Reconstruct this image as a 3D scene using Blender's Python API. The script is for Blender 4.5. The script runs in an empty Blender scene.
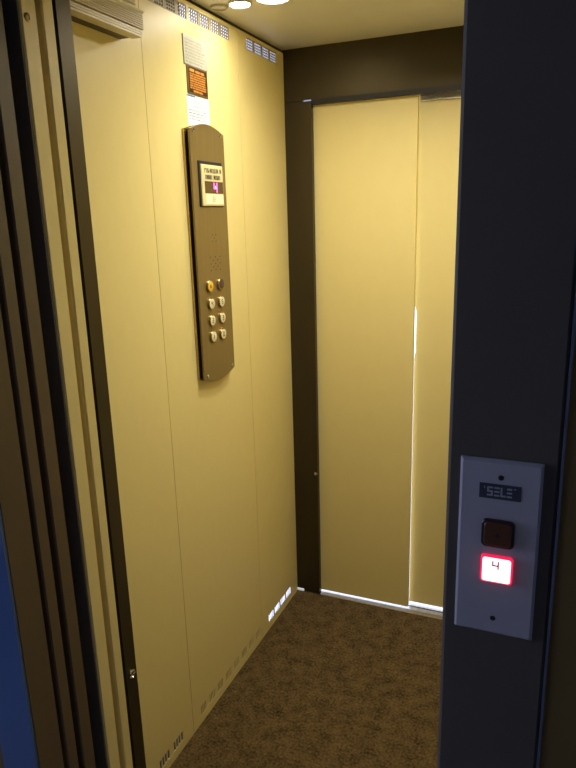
import bpy, bmesh, math, random
from mathutils import Vector, Matrix
random.seed(7)
COL = bpy.context.scene.collection
SC = bpy.context.scene

# ------------------------------------------------------------------ materials
def mat(name, rgb, rough=0.5, metal=0.0, spec=0.5, emit=None, estr=0.0, coat=0.0):
    m = bpy.data.materials.new(name); m.use_nodes = True
    b = m.node_tree.nodes['Principled BSDF']
    b.inputs['Base Color'].default_value = (*rgb, 1)
    b.inputs['Roughness'].default_value = rough
    b.inputs['Metallic'].default_value = metal
    b.inputs['Specular IOR Level'].default_value = spec
    b.inputs['Coat Weight'].default_value = coat
    if emit:
        b.inputs['Emission Color'].default_value = (*emit, 1)
        b.inputs['Emission Strength'].default_value = estr
    return m

def noisy(m, c0, c1, scale=(1, 1, 1), nscale=20.0, detail=4.0, lo=0.3, hi=0.7, bump=0.0, bdist=0.001):
    """colour between c0 and c1 by object-space noise, and a light bump"""
    nt = m.node_tree; N = nt.nodes; L = nt.links; b = N['Principled BSDF']
    tc = N.new('ShaderNodeTexCoord'); mp = N.new('ShaderNodeMapping'); mp.inputs['Scale'].default_value = scale
    no = N.new('ShaderNodeTexNoise'); no.inputs['Scale'].default_value = nscale; no.inputs['Detail'].default_value = detail
    cr = N.new('ShaderNodeValToRGB')
    cr.color_ramp.elements[0].position = lo; cr.color_ramp.elements[0].color = (*c0, 1)
    cr.color_ramp.elements[1].position = hi; cr.color_ramp.elements[1].color = (*c1, 1)
    L.new(tc.outputs['Object'], mp.inputs['Vector']); L.new(mp.outputs['Vector'], no.inputs['Vector'])
    L.new(no.outputs['Fac'], cr.inputs['Fac']); L.new(cr.outputs['Color'], b.inputs['Base Color'])
    if bump:
        bp = N.new('ShaderNodeBump'); bp.inputs['Strength'].default_value = bump; bp.inputs['Distance'].default_value = bdist
        L.new(no.outputs['Fac'], bp.inputs['Height']); L.new(bp.outputs['Normal'], b.inputs['Normal'])
    return m

M = {}
M['laminate'] = noisy(mat('cream_laminate', (.78, .65, .28), .42), (.773, .643, .275), (.787, .657, .285), (1, 1, .5), 40, 3, .3, .7)
M['door'] = noisy(mat('cream_door_sheet', (.76, .63, .275), .42), (.754, .624, .271), (.766, .636, .279), (1, 1, .5), 30, 3, .3, .7)
M['ceiling'] = noisy(mat('satin_ceiling', (.74, .705, .63), .22), (.72, .685, .61), (.76, .725, .65), (1, 1, 1), 8, 2)
M['dark'] = noisy(mat('dark_olive_paint', (.025, .0205, .0125), 0.40, spec=.55), (.021, .017, .0105), (.029, .024, .0145), (1, 1, .4), 9, 4, .3, .7)
M['dark'].node_tree.nodes['Principled BSDF'].inputs['Specular Tint'].default_value = (1, .78, .42, 1)
M['frame'] = noisy(mat('charcoal_paint', (.11, .096, .078), .5, spec=.3), (.103, .09, .073), (.117, .102, .083), (1, 1, 1), 6, 3)
M['jamb'] = noisy(mat('brown_grey_paint', (.11, .076, .042), .5), (.102, .071, .039), (.118, .081, .045), (1, 1, .2), 14, 3)
M['blue'] = noisy(mat('blue_daylight_tint', (.055, .11, .26), .35), (.05, .10, .245), (.06, .12, .275), (1, 1, 1), 5, 2)  # blue daylight on the left post put into its colour
M['brown'] = noisy(mat('brown_wall_paint', (.165, .11, .036), .7, spec=.25), (.155, .103, .033), (.175, .117, .039), (1, 1, .3), 12, 4)
M['black'] = mat('matt_black', (.012, .011, .012), .6)
M['charcoal'] = mat('dark_grey_face', (.13, .12, .115), .6)
M['shaft'] = mat('dark_blocker', (.012, .011, .012), .95, spec=.1)
M['alu'] = noisy(mat('brushed_aluminium', (.62, .60, .55), .35, .8), (.55, .53, .48), (.68, .66, .6), (1, .05, 1), 120, 2)
M['mesh'] = mat('grey_brown_mesh', (.30, .25, .14), .5)
M['ribbed'] = noisy(mat('pale_ribbed_metal', (.62, .56, .44), .42, .2), (.58, .525, .41), (.66, .60, .47), (1, .2, 1), 60, 3)
M['ridge'] = mat('polished_pale_ridge', (.92, .90, .84), .3, 0)
M['sill'] = noisy(mat('worn_sill', (.33, .29, .2), .4, .5), (.28, .24, .16), (.38, .33, .24), (.2, 1, 1), 60, 3)
M['bronze'] = noisy(mat('bronze_anodised', (.27, .195, .075), .36, .55), (.255, .185, .07), (.285, .205, .08), (1, 1, .05), 90, 2)
M['bronze_edge'] = mat('bronze_polished', (.50, .38, .17), .25, .8)
M['chrome'] = mat('chrome', (.8, .78, .74), .15, 1.0)
M['white_cap'] = mat('ivory_plastic', (.84, .76, .50), .45)
M['yellow_cap'] = mat('amber_plastic', (.85, .50, .03), .4)
M['red_cap'] = mat('dark_red_plastic', (.07, .03, .03), .3)
M['ink'] = mat('dark_ink', (.03, .025, .02), .6)
M['paleink'] = mat('pale_grey_ink', (.50, .465, .35), .6)
M['greyink'] = mat('grey_ink', (.42, .44, .56), .6)
M['blueink'] = mat('blue_ink', (.10, .22, .42), .6)
M['paper'] = mat('white_paper', (.80, .82, .90), .7)
M['silver'] = noisy(mat('engraved_silver', (.55, .54, .46), .4, .3), (.51, .50, .43), (.59, .58, .49), (1, 1, 1), 40, 4)
M['blackplate'] = mat('black_enamel', (.05, .02, .012), .35)
M['orange'] = mat('orange_lettering', (.80, .33, .05), .5)
M['display'] = mat('display_cream', (.72, .62, .33), .45)
M['label_white'] = mat('display_ivory', (.90, .84, .58), .45)
M['screen'] = mat('smoked_screen', (.09, .05, .015), .2)
M['pink'] = mat('pink_digit', (.6, .05, .3), .4, emit=(1, .12, .62), estr=1.6)
M['pinkcore'] = mat('pink_digit_core', (.8, .6, .8), .4, emit=(.95, .80, 1), estr=1.1)
M['greyplate'] = noisy(mat('pale_blue_grey_plate', (.46, .45, .50), .38, .1), (.44, .43, .48), (.48, .47, .52), (1, 1, .3), 30, 3)
M['navy'] = mat('navy_label', (.05, .055, .085), .4)
M['logo'] = mat('silver_lettering', (.42, .44, .5), .35, .2)
M['amber'] = mat('brown_lens', (.11, .038, .014), .35)
M['amberframe'] = mat('dark_brown_frame', (.035, .016, .014), .35)
M['lit'] = mat('lit_lens', (.9, .7, .7), .4, emit=(1, .62, .66), estr=2.2)
M['redrim'] = mat('red_lit_rim', (.6, .02, .06), .35, emit=(1, .015, .085), estr=.95)
M['lamp'] = mat('lit_lamp_glass', (.9, .9, .9), .3, emit=(1, .955, .80), estr=85)
M['lamp_added'] = mat('added_lamp_glass', (.9, .9, .9), .3, emit=(1, .955, .80), estr=365)
M['lamp_off'] = mat('unlit_lamp_glass', (.68, .64, .54), .3)
M['lampring'] = mat('lamp_ring', (.55, .51, .42), .35, .2)
M['landing_wall'] = noisy(mat('landing_plaster', (.4, .4, .42), .8), (.38, .38, .40), (.42, .42, .44), (1, 1, 1), 5, 3)
M['landing_floor'] = noisy(mat('landing_tile', (.2, .2, .22), .4), (.18, .18, .20), (.22, .22, .24), (1, 1, 1), 3, 3)

M['bead'] = mat('blue_glint_edge', (.10, .12, .17), .25)  # blue glint along the edge, put in as a glossy tinted strip
def carpet():
    m = mat('brown_carpet', (.10, .07, .03), .95, spec=.15)
    nt = m.node_tree; N = nt.nodes; L = nt.links; b = N['Principled BSDF']
    tc = N.new('ShaderNodeTexCoord')
    n1 = N.new('ShaderNodeTexNoise'); n1.inputs['Scale'].default_value = 120; n1.inputs['Detail'].default_value = 3
    n2 = N.new('ShaderNodeTexNoise'); n2.inputs['Scale'].default_value = 22; n2.inputs['Detail'].default_value = 5
    mx = N.new('ShaderNodeMix'); mx.inputs[0].default_value = .40
    cr = N.new('ShaderNodeValToRGB')
    cr.color_ramp.elements[0].position = .32; cr.color_ramp.elements[0].color = (.026, .0165, .006, 1)
    cr.color_ramp.elements[1].position = .70; cr.color_ramp.elements[1].color = (.20, .130, .052, 1)
    for n in (n1, n2): L.new(tc.outputs['Object'], n.inputs['Vector'])
    L.new(n1.outputs['Fac'], mx.inputs[2]); L.new(n2.outputs['Fac'], mx.inputs[3])
    L.new(mx.outputs[0], cr.inputs['Fac']); L.new(cr.outputs['Color'], b.inputs['Base Color'])
    bp = N.new('ShaderNodeBump'); bp.inputs['Strength'].default_value = .8; bp.inputs['Distance'].default_value = .004
    L.new(n1.outputs['Fac'], bp.inputs['Height']); L.new(bp.outputs['Normal'], b.inputs['Normal'])
    return m
M['carpet'] = carpet()

# ------------------------------------------------------------------ mesh helpers
def box(bm, x0, x1, y0, y1, z0, z1):
    v = [bm.verts.new((x, y, z)) for x in (x0, x1) for y in (y0, y1) for z in (z0, z1)]
    for f in ((0, 1, 3, 2), (4, 6, 7, 5), (0, 4, 5, 1), (2, 3, 7, 6), (0, 2, 6, 4), (1, 5, 7, 3)):
        bm.faces.new([v[i] for i in f])
    return bm

def wallmap(u, v, d): return (d, u, v)              # left wall: u = y, v = z, d out of the wall
FY = -1.58
def frontmap(u, v, d): return (u, FY - d, v)        # landing front: u = x, v = z, d towards the viewer
def ceilmap(zc): return lambda u, v, d: (u, v, zc - d)

def prism(bm, pts, fm, d0, d1, ch=0.0):
    """extruded outline with a chamfered front edge"""
    n = len(pts); cu = sum(p[0] for p in pts) / n; cv = sum(p[1] for p in pts) / n
    def ring(d, inset):
        out = []
        for (u, v) in pts:
            if inset:
                du, dv = u - cu, v - cv
                L = math.hypot(du, dv) or 1
                # inset by constant amount along both axes
                u2 = u - math.copysign(min(inset, abs(du)), du) if abs(du) > 1e-9 else u
                v2 = v - math.copysign(min(inset, abs(dv)), dv) if abs(dv) > 1e-9 else v
                out.append(bm.verts.new(fm(u2, v2, d)))
            else:
                out.append(bm.verts.new(fm(u, v, d)))
        return out
    rings = [ring(d0, 0)]
    if ch: rings += [ring(d1 - ch, 0), ring(d1, ch)]
    else: rings += [ring(d1, 0)]
    for a, b in zip(rings, rings[1:]):
        for i in range(n): bm.faces.new((a[i], a[(i + 1) % n], b[(i + 1) % n], b[i]))
    bm.faces.new(rings[-1]); bm.faces.new(list(reversed(rings[0])))
    return bm

def rrect(u0, u1, v0, v1, r=0.002, n=4):
    p = []
    for cu, cv, a0 in ((u1 - r, v1 - r, 0), (u0 + r, v1 - r, 90), (u0 + r, v0 + r, 180), (u1 - r, v0 + r, 270)):
        for k in range(n + 1):
            a = math.radians(a0 + 90 * k / n); p.append((cu + r * math.cos(a), cv + r * math.sin(a)))
    return p

def circ(cu, cv, r, n=28): return [(cu + r * math.cos(2 * math.pi * k / n), cv + r * math.sin(2 * math.pi * k / n)) for k in range(n)]

def dome(bm, cu, cv, fm, d0, prof, n=28):
    """surface of revolution about the plane normal; prof = [(r, d)...] ending on the axis"""
    rings = []
    for r, d in prof:
        if r < 1e-6: rings.append([bm.verts.new(fm(cu, cv, d0 + d))])
        else: rings.append([bm.verts.new(fm(cu + r * math.cos(2 * math.pi * k / n), cv + r * math.sin(2 * math.pi * k / n), d0 + d)) for k in range(n)])
    for a, b in zip(rings, rings[1:]):
        for i in range(n):
            j = (i + 1) % n
            if len(b) == 1: bm.faces.new((a[i], a[j], b[0]))
            elif len(a) == 1: bm.faces.new((a[0], b[j], b[i]))
            else: bm.faces.new((a[i], a[j], b[j], b[i]))
    return bm

def bar(bm, u0, v0, u1, v1, w, fm, d0, d1):
    du, dv = u1 - u0, v1 - v0; L = math.hypot(du, dv) or 1; nu, nv = -dv / L * w / 2, du / L * w / 2
    prism(bm, [(u0 + nu, v0 + nv), (u0 - nu, v0 - nv), (u1 - nu, v1 - nv), (u1 + nu, v1 + nv)], fm, d0, d1)

def new(): return bmesh.new()

def link(name, bm, material, parent=None, base=None, smooth=False):
    bmesh.ops.recalc_face_normals(bm, faces=bm.faces)
    root = parent
    while root is not None and root.parent is not None: root = root.parent
    off = Vector(base) if base else (root.location.copy() if root is not None else Vector((0, 0, 0)))
    bmesh.ops.translate(bm, vec=-off, verts=bm.verts)
    me = bpy.data.meshes.new(name); bm.to_mesh(me); bm.free()
    me.materials.append(material)
    if smooth:
        for p in me.polygons: p.use_smooth = True
        me.set_sharp_from_angle(angle=math.radians(35))
    o = bpy.data.objects.new(name, me); COL.objects.link(o)
    if parent is not None: o.parent = parent
    else: o.location = off
    return o

def thing(name, label, cat, loc, group=None):
    o = bpy.data.objects.new(name, None); COL.objects.link(o); o.location = loc
    o.empty_display_size = .02
    o['label'] = label; o['category'] = cat
    if group: o['group'] = group
    return o

def struct(name, bm, material, label=None, base=None):
    o = link(name, bm, material, None, base); o['kind'] = 'structure'
    if label: o['label'] = label
    return o

# ------------------------------------------------------------------ dimensions (metres)
H = 2.17            # cab height
XO0, XO1 = .107, .873   # door opening of the lift, left and right
YF = -1.258         # inside of the cab's front frame
W = .985            # cab width

# ------------------------------------------------------------------ left wall of the cab, three sheets with vent openings
Z0, Z1, Z2, Z3 = .030, .062, 2.113, 2.149
sheets = [(YF, -.8805), (-.8785, -.3635), (-.3620, 0.0)]
low = {0: [(-1.22, -.935)], 1: [(-.835, -.62), (-.60, -.376)], 2: [(-.300, -.072)]}
high = {0: [(-1.20, -.93)], 1: [(-.868, -.657), (-.645, -.415)], 2: [(-.298, -.064)]}
bm = new()
for i, (a, b) in enumerate(sheets):
    box(bm, -.004, 0, a, b, 0, Z0); box(bm, -.004, 0, a, b, Z1, Z2); box(bm, -.004, 0, a, b, Z3, H - .010)
    for za, zb, op in ((Z0, Z1, low[i]), (Z2, Z3, high[i])):
        y = a
        for (o0, o1) in op:
            box(bm, -.004, 0, y, o0, za, zb); y = o1
        box(bm, -.004, 0, y, b, za, zb)
for a, b in zip(sheets, sheets[1:]):
    box(bm, -.0045, -.0025, a[1] - .004, b[0] + .004, .07, 2.10)           # joint backing
wall_left = struct('wall_left', bm, M['laminate'], 'cream laminate left wall of the lift cab with two vertical joints')

link('top_strip', box(new(), -.008, -.004, YF, .02, H - .016, H), M['dark'], wall_left)['label'] = 'dark strip along the ceiling'
def grille(y0, y1, z0, z1, cells, cols, rows, web, gap):
    bm = new(); pw = (y1 - y0 - gap * (cells - 1)) / cells
    X0, X1 = -.0035, -.0005
    for c in range(cells):
        a = y0 + c * (pw + gap); b = a + pw
        if c: box(bm, X0, X1, a - gap, a, z0, z1)
        cw = (pw - web * (cols + 1)) / cols
        for k in range(cols + 1):
            u = a + k * (cw + web); box(bm, X0, X1, u, u + web, z0, z1)
        if rows > 1:
            rh = (z1 - z0 - web * (rows + 1)) / rows
            for k in range(rows + 1):
                v = z0 + k * (rh + web); box(bm, X0 + .0003, X1 - .0003, a, b, v, v + web)
    return bm
for i in range(3):
    for (a, b) in high[i]: link('vent_grille', grille(a, b, Z2, Z3, 4, 4, 4, .0034, .010), M['mesh'], wall_left)
    for (a, b) in low[i]: link('vent_grille', grille(a, b, Z0, Z1, 4, 4, 1, .0016 if i == 2 else .0055, .008 if i == 2 else .014), M['laminate'], wall_left)

# ------------------------------------------------------------------ other cab surfaces
struct('wall_right', box(new(), W, W + .02, YF - .04, .10, 0, H), M['laminate'], 'cream laminate right wall of the lift cab')
struct('ceiling', box(new(), -.02, W + .02, -1.60, .16, H, H + .03), M['ceiling'], 'satin beige ceiling of the lift cab')
struct('floor', box(new(), -.018, W, YF - .12, 0.0, -.03, 0), M['carpet'], 'brown speckled carpet floor of the lift cab')

# back of the cab: dark post, header, right post
bm = new(); box(bm, -.02, .104, 0, .020, .014, 1.9925); box(bm, .030, .104, .004, .020, 0.0, .014); box(bm, -.02, .068, .006, .020, 1.9925, 1.9975)
post = struct('trim_1', bm, M['dark'], 'dark olive door post at the back left corner of the lift')
bm = new(); dome(bm, .0965, .562, lambda u, v, d: (u, -d, v), 0, [(.0072, 0), (.0072, .003), (.005, .004), (.004, .001), (0, .001)])
link('photocell', bm, M['chrome'], post, smooth=True)
struct('trim_2', box(new(), -.02, W, 0, .020, 1.9975, H), M['dark'], 'dark olive header above the back lift door')
struct('trim_3', box(new(), .868, W, 0, .020, 0, 1.9975), M['dark'], 'dark olive door post at the back right corner of the lift')
bm = new(); box(bm, .104, .868, 0.0, .020, 1.981, 1.9975); box(bm, -.02, W, .020, .16, 2.003, H)
struct('trim_4', bm, M['black'], 'black underside of the header above the back lift door')
# back sliding door of two sheets
door = link('door_1', box(new(), .100, .484, .024, .046, .013, 2.002), M['door']); door['kind'] = 'structure'
door['label'] = 'cream two-panel sliding door at the back of the lift'
bm = new(); prism(bm, [(.4808, .016), (.90, .016), (.90, 1.999), (.4785, 1.999), (.4795, 1.26), (.4850, 1.235), (.4850, 1.09), (.4808, 1.06)], lambda u, v, d: (u, .088 - d, v), 0, .024)
link('door_panel', bm, M['door'], door)
bm = new(); box(bm, .487, .868, .050, .060, 1.9655, 1.990)
link('track', bm, M['alu'], door)
bm = new(); box(bm, -.018, W, 0, .115, -.03, -.0005)
s = struct('trim_5', bm, M['sill'], 'worn metal sill under the back lift door')
bm = new(); box(bm, .0, W, -.003, .002, -.002, .002); link('carpet_edge', bm, M['bronze_edge'], s)
bm = new(); box(bm, .10, W, .0505, .0545, -.001, .002); link('sill_reflector', box(new(), .10, W, .026, .112, -.0006, .0006), M['alu'], s)  # bright plate added to reflect daylight under the door
link('sill_rail', bm, M['black'], s)

# front of the cab: posts, header
bm = new(); box(bm, -.018, XO0, YF - .039, YF, 0, H)
fp = struct('trim_6', bm, M['dark'], 'dark olive front door post of the lift cab at left')
bm = new(); dome(bm, YF - .020, .55, wallmap, XO0, [(.011, 0), (.011, .003), (.008, .0045), (.0065, .001), (0, .001)])
link('photocell', bm, M['chrome'], fp, smooth=True)
struct('trim_7', box(new(), XO1, W + .02, YF - .039, YF, 0, H), M['dark'], 'dark front door post of the lift cab at right')
struct('trim_8', box(new(), XO0, XO1, YF - .039, YF, 2.01, H), M['dark'], 'dark front header of the lift cab')

# retracted cab door (two beige leaves seen edge on) and retracted landing door (two brown leaves)
def leaf(y0, y1, x1=XO0): 
    bm = new(); x0 = -.36; c = .003
    prism(bm, [(x1, y0 + c), (x1 - c, y0), (x0, y0), (x0, y1), (x1 - c, y1), (x1, y1 - c)], lambda u, v, d: (u, v, d), 0.0, 2.06)
    return bm
d2 = link('door_2', leaf(-1.334, -1.3035), M['door']); d2['kind'] = 'structure'; d2['label'] = 'cream sliding door of the lift cab, slid open at left'
l2 = link('door_panel', leaf(-1.386, -1.3475), M['door'], d2)
link('groove', box(new(), -.36, XO0 - .045, -1.3475, -1.334, 0, 2.06), M['black'], d2)
link('outer_face', box(new(), -.36, XO0 - .004, -1.389, -1.3855, 0, 2.06), M['charcoal'], d2)  # darker sheet over the landing side of the cab door
bm = new(); dome(bm, -1.372, 1.934, wallmap, XO0, [(.0075, 0), (.0075, .001), (.0045, .002), (.003, .0008), (0, .0008)])
link('screw', bm, M['bronze'], d2, smooth=True)
d3 = link('door_3', leaf(-1.460, -1.4245), M['jamb']); d3['kind'] = 'structure'; d3['label'] = 'brown-grey landing door, slid open at left'
link('door_panel', leaf(-1.503, -1.4730), M['jamb'], d3)
link('groove', box(new(), -.36, XO0 - .018, -1.473, -1.460, 0, 2.06), M['black'], d3)

# ------------------------------------------------------------------ landing side
def framepost(x0, x1, y1=-1.515):
    bm = new(); c = .004
    prism(bm, [(x0, y1), (x1, y1), (x1, FY + c), (x1 - c, FY), (x0 + c, FY), (x0, FY + c)], lambda u, v, d: (u, v, d), 0, 2.18)
    return bm
LX0 = .016
struct('trim_9', framepost(XO1, 1.000), M['frame'], 'wide charcoal frame post right of the lift opening')
o = struct('trim_10', framepost(LX0, XO0), M['jamb'], 'brown-grey frame post left of the lift opening')
link('front_face', box(new(), LX0 + .001, XO0, FY - .002, FY + .006, 0, 2.18), M['blue'], o)['label'] = 'front face with blue daylight in its colour'
struct('trim_11', box(new(), LX0, 1.000, FY, -1.515, 2.06, 2.18), M['frame'], 'charcoal frame header above the lift opening')
bm = new(); box(bm, -1.6, LX0, -1.575, -1.509, -.03, 2.5); box(bm, 1.003, 2.0, -1.592, -1.509, -.03, 2.5); box(bm, LX0, 1.003, -1.575, -1.509, 2.18, 2.5)
struct('wall_front', bm, M['brown'], 'brown landing wall around the lift opening')
struct('trim_13', box(new(), 1.000, 1.0030, -1.594, -1.57, 0, 2.3), M['bead'], 'thin strip added for the blue glint between frame post and brown wall')
struct('floor_landing', box(new(), -1.6, 2.0, -4.0, YF - .12, -.06, -.031), M['landing_floor'], 'grey landing floor')
struct('trim_12', box(new(), XO0, XO1, -1.50, YF - .121, -.031, -.001), M['alu'], 'metal sill between the landing and the lift')
struct('ceiling_landing', box(new(), -1.6, 2.0, -4.0, -1.509, 2.5, 2.53), M['landing_wall'], 'landing ceiling')
struct('wall_back', box(new(), -1.6, 2.0, -4.03, -4.0, -.06, 2.5), M['landing_wall'], 'landing wall behind the viewer')
struct('wall_landing_right', box(new(), 2.0, 2.03, -4.0, -1.509, -.06, 2.5), M['landing_wall'], 'landing wall at right')
# landing left wall with a window to the sky
WY0, WY1, WZ0, WZ1 = -2.75, -1.75, .75, 2.0
bm = new()
box(bm, -1.63, -1.6, -4.0, WY0, -.06, 2.5); box(bm, -1.63, -1.6, WY1, -1.509, -.06, 2.5)
box(bm, -1.63, -1.6, WY0, WY1, -.06, WZ0); box(bm, -1.63, -1.6, WY0, WY1, WZ1, 2.5)
struct('wall_landing_left', bm, M['landing_wall'], 'landing wall at left with a window')
bm = new()
box(bm, -1.62, -1.585, WY0, WY0 + .05, WZ0, WZ1); box(bm, -1.62, -1.585, WY1 - .05, WY1, WZ0, WZ1)
box(bm, -1.62, -1.585, WY0 + .05, WY1 - .05, WZ0, WZ0 + .05); box(bm, -1.62, -1.585, WY0 + .05, WY1 - .05, WZ1 - .05, WZ1)
struct('window_1', bm, M['landing_wall'], 'landing window frame')
# plates added to keep sky light out of the gap between cab and landing
bm = new(); box(bm, -.44, -.42, -1.509, YF - .04, -.03, 2.2); box(bm, -.42, -.018, -1.509, YF - .04, -.03, -.001); box(bm, -.42, -.02, -1.509, YF - .04, 2.17, 2.2)
box(bm, -.42, -.018, YF - .040, YF - .020, -.03, 2.2); box(bm, W + .02, 1.05, -1.509, YF, -.03, 2.2); box(bm, XO1, W + .05, -1.509, YF - .12, -.03, -.001)
struct('gap_sky_blocker', bm, M['shaft'], 'dark plates added to keep sky light out beside the cab')
# plates added behind the left vents to block the sky
bm = new(); box(bm, -.17, -.15, YF + .001, -.02, -.9, 1.6); box(bm, -.15, -.008, YF + .001, -.35, -.30, -.28); box(bm, -.15, -.008, YF + .0005, YF + .003, -.28, 1.9); box(bm, -.19, -.15, YF, -.44, 1.6, 2.6)
struct('vent_sky_blocker', bm, M['shaft'], 'dark plates added to block the sky behind the left vents')

# ------------------------------------------------------------------ ceiling lamps
ZC = H
def downlight(x, y, r, lit, label, group='round ceiling lights in the lift', baffle=0):
    t = thing('ceiling_light', label, 'ceiling light', (x, y, ZC), group)
    fm = ceilmap(ZC)
    bm = new(); dome(bm, x, y, fm, 0, [(r * 1.0, 0), (r * 1.0, .003), (r * .93, .006), (r * .86, .006), (r * .82, .0005)], 36)
    link('rim', bm, M['lampring'], t, smooth=True)
    if baffle:
        bm = new(); dome(bm, x, y, fm, 0, [(r * .98, .001), (r * .98, baffle), (r * .87, baffle), (r * .87, .001)], 36); link('baffle', bm, M['black'], t, smooth=True)
    bm = new(); dome(bm, x, y, fm, 0, [(r * .84, .0015), (r * .78, .004), (r * .5, .0055), (0, .006)] if lit else [(r * .84, .0012), (r * .4, .002), (0, .002)], 36)
    o = link('lamp_glass', bm, lit or M['lamp_off'], t, smooth=True)
    o['label'] = 'glowing lamp glass' if lit else 'unlit lamp glass'
    return t
downlight(.036, -.538, .026, None, 'small unlit round ceiling light next to the left wall, beside the two lit ones')
downlight(.103, -.540, .034, M['lamp'], 'smaller lit round ceiling light between the unlit light and the larger lit one')
downlight(.205, -.545, .052, M['lamp'], 'larger bright round ceiling light cut off by the top of the photo')
downlight(.46, -.62, .052, M['lamp_added'], 'added round ceiling light out of view over the middle of the lift', baffle=.020)  # this and the next are added, unseen lamps that brighten the cab
downlight(.76, -.62, .052, M['lamp_added'], 'added round ceiling light out of view over the right side of the lift', baffle=.020)

# ------------------------------------------------------------------ ribbed casing high on the left wall
t = thing('ribbed_casing', 'pale ribbed metal casing high on the left wall in the top left corner', 'casing', (0, -1.1, 2.0))
def profile(bm, pts, y0, y1):
    prism(bm, pts, lambda u, v, d: (u, d, v), y0, y1)
bm = new(); Y0, Y1 = YF + .001, -.938
# lower lip in three steps, ribbed face, rounded bright ridge, set-back upper face
pts = [(-.001, 2.122), (-.001, 2.016), (.034, 2.016)]
for k in range(8):
    z = 2.019 + k * .0046; pts += [(.0475, z), (.0500, z + .0012), (.0500, z + .0026), (.0475, z + .0038)]
pts += [(.046, 2.056), (.030, 2.060)]
for k in range(7):
    z = 2.064 + k * .008; pts += [(.030, z), (.0325, z + .003), (.030, z + .006)]
pts += [(.020, 2.122)]
profile(bm, pts, Y0, Y1)
link('body', bm, M['ribbed'], t)
bm = new()
for k, (x0, x1) in enumerate(((.030, .0585), (.030, .0555), (.030, .0525))):
    profile(bm, [(x0, 1.9975 + k * .0065), (x1, 1.9975 + k * .0065), (x1, 2.0015 + k * .0065), (x0, 2.0015 + k * .0065)], Y0, Y1 - .022 + .006 * k)
for k in range(2): box(bm, .030, .0495, Y0, Y1 - .02, 2.0015 + k * .0065, 2.004 + k * .0065)
box(bm, .030, .0475, Y0, Y1 - .012, 2.0145, 2.016)
link('lower_lip', bm, M['ribbed'], t)
bm = new(); profile(bm, [(.040 + .0135 * math.cos(a), 2.056 + .006 * math.sin(a)) for a in [2 * math.pi * k / 14 for k in range(14)]], Y0, Y1)
link('ridge', bm, M['ridge'], t, smooth=True)['label'] = 'bright polished ridge'
bm = new(); box(bm, 0, .030, Y0, Y1 - .026, 1.9995, 2.016)  # shade below the casing, put in as a dark part
link('underside', bm, M['dark'], t)['label'] = 'underside with its shade in the colour'

# ------------------------------------------------------------------ writing helpers
def scribble(bm, fm, u0, u1, v, h, w, d0, d1, word=(2, 6), jitter=.12):
    """one line of small illegible characters made of strokes"""
    u = u0; cw = h * .62
    while u < u1 - cw:
        n = random.randint(*word)
        for _ in range(n):
            if u > u1 - cw: break
            k = random.random()
            bar(bm, u, v, u, v + h, w, fm, d0, d1)
            if k < .65: bar(bm, u + cw * .75, v, u + cw * .75, v + h, w, fm, d0, d1)
            if k > .2: bar(bm, u, v + h * random.choice((.05, .5, .95)), u + cw * .8, v + h * random.choice((.05, .5, .95)), w, fm, d0, d1)
            u += cw * 1.3
        u += cw * .9
def four(bm, fm, cu, cv, h, w, d0, d1):
    a = h * .30
    bar(bm, cu - a, cv + h / 2, cu - a, cv - h * .06, w, fm, d0, d1)
    bar(bm, cu - a - w / 2, cv - h * .06, cu + a + w / 2, cv - h * .06, w, fm, d0 + 1e-5, d1 + 1e-5)
    bar(bm, cu + a, cv + h / 2, cu + a, cv - h / 2, w, fm, d0 + 2e-5, d1 + 2e-5)
SEG = {'0': 'abcdef', '1': 'bc', '2': 'abged', '3': 'abgcd', '4': 'fgbc', '5': 'afgcd'}
def digit(bm, fm, ch, cu, cv, h, w, d0, d1):
    a = h * .28; b = h / 2
    S = {'a': (-a, b, a, b), 'g': (-a, 0, a, 0), 'd': (-a, -b, a, -b), 'f': (-a, 0, -a, b), 'e': (-a, -b, -a, 0), 'b': (a, 0, a, b), 'c': (a, -b, a, 0)}
    sh = -a if ch == '1' else 0
    for k, s in enumerate(SEG[ch]):
        p = S[s]; bar(bm, cu + p[0] + sh, cv + p[1], cu + p[2] + sh, cv + p[3], w, fm, d0 + k * 2e-6, d1 + k * 2e-6)

# ------------------------------------------------------------------ car operating panel
t = thing('control_panel', 'bronze lift control panel with red floor display and eight buttons on the left wall', 'control panel', (0, -.62, 1.11))
yl, yr, zb, zt = -.717, -.523, 1.127, 1.832
def panel_outline(u0, u1, sag, grow=0):
    p = []
    n = 14
    for k in range(n + 1):
        q = k / n; p.append((u1 + (u0 - u1) * q, zt + grow + sag * math.sin(math.pi * q)))
    for k in range(n + 1):
        q = k / n; p.append((u0 + (u1 - u0) * q, zb - grow - sag * math.sin(math.pi * q)))
    return p
bm = new(); prism(bm, panel_outline(yl - .003, yr + .002, .018), wallmap, 0.0, .007); link('back_plate', bm, M['bronze_edge'], t)
bm = new(); prism(bm, panel_outline(yl + .011, yr - .004, .016), wallmap, .007, .017); link('core', bm, M['ink'], t)
FD = .022
bm = new(); prism(bm, panel_outline(yl, yr, .020), wallmap, .017, FD, .001); link('front_plate', bm, M['bronze'], t)
for (y, z) in ((yl + .020, zt - .004), (yr - .020, zt - .004), (yl + .022, zb + .007), (yr - .015, zb + .009)):
    bm = new(); dome(bm, y, z, wallmap, FD, [(.0055, 0), (.005, .0015), (.003, .0022), (0, .0022)], 16); link('screw', bm, M['chrome'], t, smooth=True)
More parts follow.
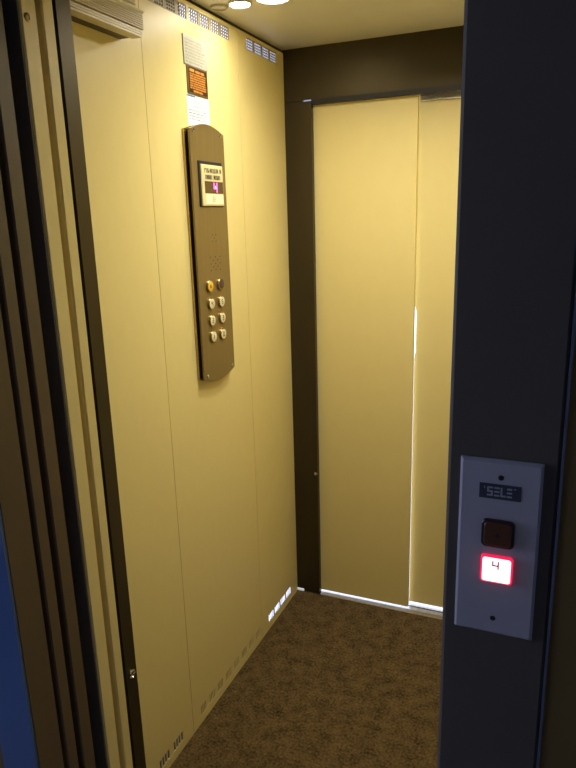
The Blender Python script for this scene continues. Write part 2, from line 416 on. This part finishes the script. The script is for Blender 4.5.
# display
dy0, dy1, dz0, dz1 = -.680, -.551, 1.628, 1.748
bm = new(); prism(bm, rrect(dy0 - .004, dy1 + .002, dz0 - .002, dz1 + .003, .003), wallmap, FD, FD + .0035, .001); link('display_frame', bm, M['black'], t)
bm = new(); prism(bm, rrect(dy0 + .004, dy1, dz0, dz1 - .006, .002), wallmap, FD + .0035, FD + .0065, .002); disp = link('display', bm, M['display'], t)
E1 = FD + .0065
bm = new(); prism(bm, rrect(-.663, -.558, 1.700, 1.736, .001), wallmap, E1, E1 + .0004); link('rating_plate', bm, M['display'], disp)
bm = new(); scribble(bm, wallmap, -.658, -.561, 1.7195, .0125, .0022, E1 + .0004, E1 + .0009, (6, 9)); scribble(bm, wallmap, -.655, -.563, 1.7015, .0125, .0026, E1 + .0004, E1 + .0009, (3, 4))
link('lettering', bm, M['ink'], disp)
bm = new(); prism(bm, rrect(-.661, -.555, 1.6635, 1.6965, .001), wallmap, E1, E1 + .0006); link('screen', bm, M['screen'], disp)
bm = new(); four(bm, wallmap, -.601, 1.680, .027, .0065, E1 + .0006, E1 + .0012); link('floor_digit', bm, M['pink'], disp)
bm = new(); bar(bm, -.604, 1.6835, -.597, 1.6775, .004, wallmap, E1 + .0012, E1 + .0014); link('digit_core', bm, M['pinkcore'], disp)
bm = new(); prism(bm, rrect(-.658, -.556, 1.634, 1.6605, .001), wallmap, E1, E1 + .0006); link('maker_label', bm, M['label_white'], disp)
bm = new()
for k, p in enumerate((-.622, -.6155, -.609, -.6025)):
    digit(bm, wallmap, '5' if k == 0 else '2' if k == 1 else '1' if k == 2 else '2', p, 1.6475, .0085, .0022, E1 + .0006, E1 + .001)
bm.free(); bm = new()
dome(bm, -.6125, 1.6475, wallmap, E1 + .0006, [(.0085, 0), (.0085, .0004), (.006, .0004), (.006, .0001)], 20); bar(bm, -.6165, 1.6485, -.6085, 1.6465, .003, wallmap, E1 + .0006, E1 + .0009)
link('emblem', bm, M['paleink'], disp)
# loudspeaker holes
bm = new()
for iy in range(5):
    for iz in range(5):
        if (iy + iz) % 2 == 0 or abs(iy - 2) == abs(iz - 2):
            prism(bm, circ(-.612 + (iy - 2) * .014, 1.463 + (iz - 2) * .0095, .0023, 8), wallmap, FD, FD + .0002)
link('speaker_holes', bm, M['ink'], t)
bm = new()
for (a, b) in ((-1, 1), (1, 1), (0, 0), (-1, -1), (1, -1)):
    prism(bm, circ(-.612 + a * .010, 1.537 + b * .009, .002, 8), wallmap, FD, FD + .0002)
link('microphone_holes', bm, M['ink'], t)
def button(y, z, cap, ch, name='button'):
    bm = new(); dome(bm, y, z, wallmap, FD, [(.0180, 0), (.0180, .005), (.0168, .0065), (.0152, .0065), (.0150, .004)], 28)
    b = link(name, bm, M['bronze_edge'], t, smooth=True)
    bm = new(); dome(bm, y, z, wallmap, FD, [(.0150, .002), (.0150, .0056), (.0140, .0062), (0, .0062)], 28)
    link('button_cap', bm, cap, b, smooth=True)
    if ch:
        bm = new()
        if ch == 'bell':
            prism(bm, [(y - .004, z - .005), (y + .004, z - .005), (y + .0022, z + .003), (y, z + .006), (y - .0022, z + .003)], wallmap, FD + .0062, FD + .0066)
            link('bell_symbol', bm, M['ink'], b)
        else:
            digit(bm, wallmap, ch, y, z, .0125, .0026, FD + .0062, FD + .0066); link('numeral', bm, M['ink'], b)
    return b
button(-.659, 1.400, M['yellow_cap'], 'bell', 'alarm_button')['label'] = 'amber button with a bell symbol'
button(-.594, 1.400, M['red_cap'], None, 'stop_button')['label'] = 'dark red unmarked button'
for (y, z, ch) in ((-.656, 1.348, '4'), (-.594, 1.347, '5'), (-.656, 1.298, '2'), (-.594, 1.297, '3'), (-.655, 1.249, '1'), (-.595, 1.247, '0')):
    button(y, z, M['white_cap'], ch)

# ------------------------------------------------------------------ three notices above the panel
t = thing('notice_plate', 'silvery engraved notice plate at the top of the left wall', 'sign', (0, -.625, 2.0))
bm = new(); prism(bm, rrect(-.688, -.560, 2.000, 2.074, .001), wallmap, 0.0, .003, .0006); link('plate', bm, M['silver'], t)
bm = new()
for k in range(8): scribble(bm, wallmap, -.680, -.570 - random.random() * .03, 2.061 - k * .0078, .0038, .0008, .003, .0032)
bar(bm, -.578, 2.062, -.569, 2.069, .002, wallmap, .003, .0033); bar(bm, -.572, 2.056, -.566, 2.069, .002, wallmap, .003, .0033)
link('lettering', bm, M['paleink'], t)
t = thing('warning_plate', 'small black notice plate covered in orange writing, under the silvery plate', 'sign', (0, -.622, 1.927))
bm = new(); prism(bm, rrect(-.677, -.568, 1.927, 1.9985, .001), wallmap, 0.0, .0035, .0006); link('frame', bm, M['bronze'], t)
bm = new(); prism(bm, rrect(-.671, -.574, 1.9315, 1.9955, .001), wallmap, .0035, .004); pl = link('plate', bm, M['blackplate'], t)
bm = new(); bar(bm, -.666, 1.9885, -.642, 1.9885, .007, wallmap, .004, .0044)
scribble(bm, wallmap, -.634, -.582, 1.9845, .0062, .0022, .004, .0044, (4, 7))
for k in range(7): scribble(bm, wallmap, -.666, -.580, 1.9775 - k * .0060, .0040, .0017, .004, .0044, (3, 8))
scribble(bm, wallmap, -.650, -.598, 1.9335, .0050, .0022, .004, .0044, (6, 9))
link('lettering', bm, M['orange'], t)
t = thing('paper_notice', 'white paper notice with a blue line just above the control panel', 'notice', (0, -.622, 1.853))
bm = new(); prism(bm, rrect(-.684, -.562, 1.845, 1.9265, .0005), wallmap, 0.0, .0006); link('sheet', bm, M['paper'], t)
bm = new(); bar(bm, -.682, 1.9225, -.640, 1.9225, .0035, wallmap, .0006, .0009); link('blue_band', bm, M['blueink'], t)
bm = new(); scribble(bm, wallmap, -.650, -.592, 1.9035, .0095, .0016, .0006, .0009, (6, 9)); scribble(bm, wallmap, -.650, -.592, 1.8955, .0035, .0008, .0006, .0009)
for k in range(4): scribble(bm, wallmap, -.676, -.574, 1.884 - k * .0075, .0040, .0008, .0006, .0009)
link('lettering', bm, M['greyink'], t)

# ------------------------------------------------------------------ landing call plate
t = thing('call_plate', 'pale grey lift call plate with a lit red button on the charcoal frame post', 'call plate', (.936, FY, 1.073))
TP = .006
bm = new(); prism(bm, rrect(.889, .983, 1.073, 1.305, .0015), frontmap, 0, TP, .0034); link('face_plate', bm, M['greyplate'], t)
for (x, z) in ((.9365, 1.284), (.936, 1.096)):
    bm = new(); dome(bm, x, z, frontmap, TP, [(.0033, 0), (.0033, .0006), (.0016, .0010), (0, .0006)], 16); link('screw', bm, M['black'], t, smooth=True)
bm = new(); prism(bm, rrect(.9125, .9600, 1.2565, 1.2755, .0004), frontmap, TP, TP + .0006); lab = link('maker_label', bm, M['navy'], t)
bm = new(); d0, d1 = TP + .0006, TP + .0010
w = .0021; zb_, zm_, zt_ = 1.2612, 1.2660, 1.2708
def hb(x0, x1, z, k): bar(bm, x0, z, x1, z, w, frontmap, d0, d1 + k * 2e-6)
x = .9215
hb(x, x + .0066, zt_, 0); hb(x, x + .0066, zm_, 0); hb(x, x + .0066, zb_, 0); bar(bm, x + .001, zt_, x + .001, zm_, w, frontmap, d0, d1 + 1e-5); bar(bm, x + .0056, zm_, x + .0056, zb_, w, frontmap, d0, d1 + 1e-5)
x = .9296
for z in (zt_, zm_, zb_): hb(x, x + .0060, z, 0)
x = .9368
bar(bm, x + .001, zt_ + .001, x + .001, zb_ - .001, w, frontmap, d0, d1 + 1e-5); hb(x, x + .0062, zb_, 0)
x = .9440
for z in (zt_, zm_, zb_): hb(x, x + .0058, z, 0)
bar(bm, .9185, zt_ + .001, .9185, zt_ - .0015, .001, frontmap, d0, d1); bar(bm, .9518, zt_ + .0008, .9540, zt_ + .0008, .0012, frontmap, d0, d1)
link('lettering', bm, M['logo'], lab)
# unlit brown button
bm = new(); prism(bm, rrect(.9175, .9555, 1.1945, 1.2305, .006, 6), frontmap, TP, TP + .004, .001); b = link('button', bm, M['amberframe'], t); b['label'] = 'unlit brown button'
bm = new(); prism(bm, rrect(.9205, .9525, 1.1975, 1.2275, .004, 6), frontmap, TP + .004, TP + .006, .001); link('button_cap', bm, M['amber'], b)
bm = new(); prism(bm, circ(.9365, 1.2120, .0028, 16), frontmap, TP + .006, TP + .0063); link('symbol', bm, M['amberframe'], b)
# lit button
bm = new(); prism(bm, rrect(.9185, .9560, 1.1470, 1.1830, .004, 6), frontmap, TP, TP + .004, .001); b = link('button', bm, M['redrim'], t); b['label'] = 'glowing red button numbered 4'
bm = new(); prism(bm, rrect(.9208, .9538, 1.1495, 1.1808, .003, 6), frontmap, TP + .004, TP + .006, .001); link('button_cap', bm, M['lit'], b)
bm = new(); four(bm, frontmap, .9362, 1.1725, .0105, .0016, TP + .006, TP + .0064); link('numeral', bm, M['ink'], b)

# ------------------------------------------------------------------ light
w = bpy.data.worlds.new('sky'); SC.world = w; w.use_nodes = True
bg = w.node_tree.nodes['Background']; bg.inputs[0].default_value = (.60, .68, 1.0, 1); bg.inputs[1].default_value = 3.6
ld = bpy.data.lights.new('window_daylight', 'AREA'); ld.shape = 'RECTANGLE'; ld.size = WZ1 - WZ0 - .1; ld.size_y = WY1 - WY0 - .1
ld.energy = 11; ld.color = (.50, .60, 1.0)
lo = bpy.data.objects.new('window_daylight', ld); COL.objects.link(lo); lo.location = (-1.61, (WY0 + WY1) / 2, (WZ0 + WZ1) / 2); lo.rotation_euler = (0, -math.pi / 2, 0)

# ------------------------------------------------------------------ camera
yaw, pitch, roll, f = -.4073, -.2505, -.0288, 646.53
F = Vector((math.sin(yaw) * math.cos(pitch), math.cos(yaw) * math.cos(pitch), math.sin(pitch)))
R0 = Vector((math.cos(yaw), -math.sin(yaw), 0)); U0 = R0.cross(F)
R = math.cos(roll) * R0 + math.sin(roll) * U0; U = -math.sin(roll) * R0 + math.cos(roll) * U0
cd = bpy.data.cameras.new('camera'); co = bpy.data.objects.new('camera', cd); COL.objects.link(co)
mt = Matrix((R, U, -F)).transposed().to_4x4(); mt.translation = Vector((.9897, -2.335, 1.587)); co.matrix_world = mt
cd.sensor_fit = 'AUTO'; cd.sensor_width = 36; cd.lens = f / 768 * 36; cd.clip_start = .02
SC.camera = co
vs = SC.view_settings; vs.view_transform = 'Standard'; vs.look = 'None'; vs.gamma = 1; vs.use_curve_mapping = False; vs.exposure = 0
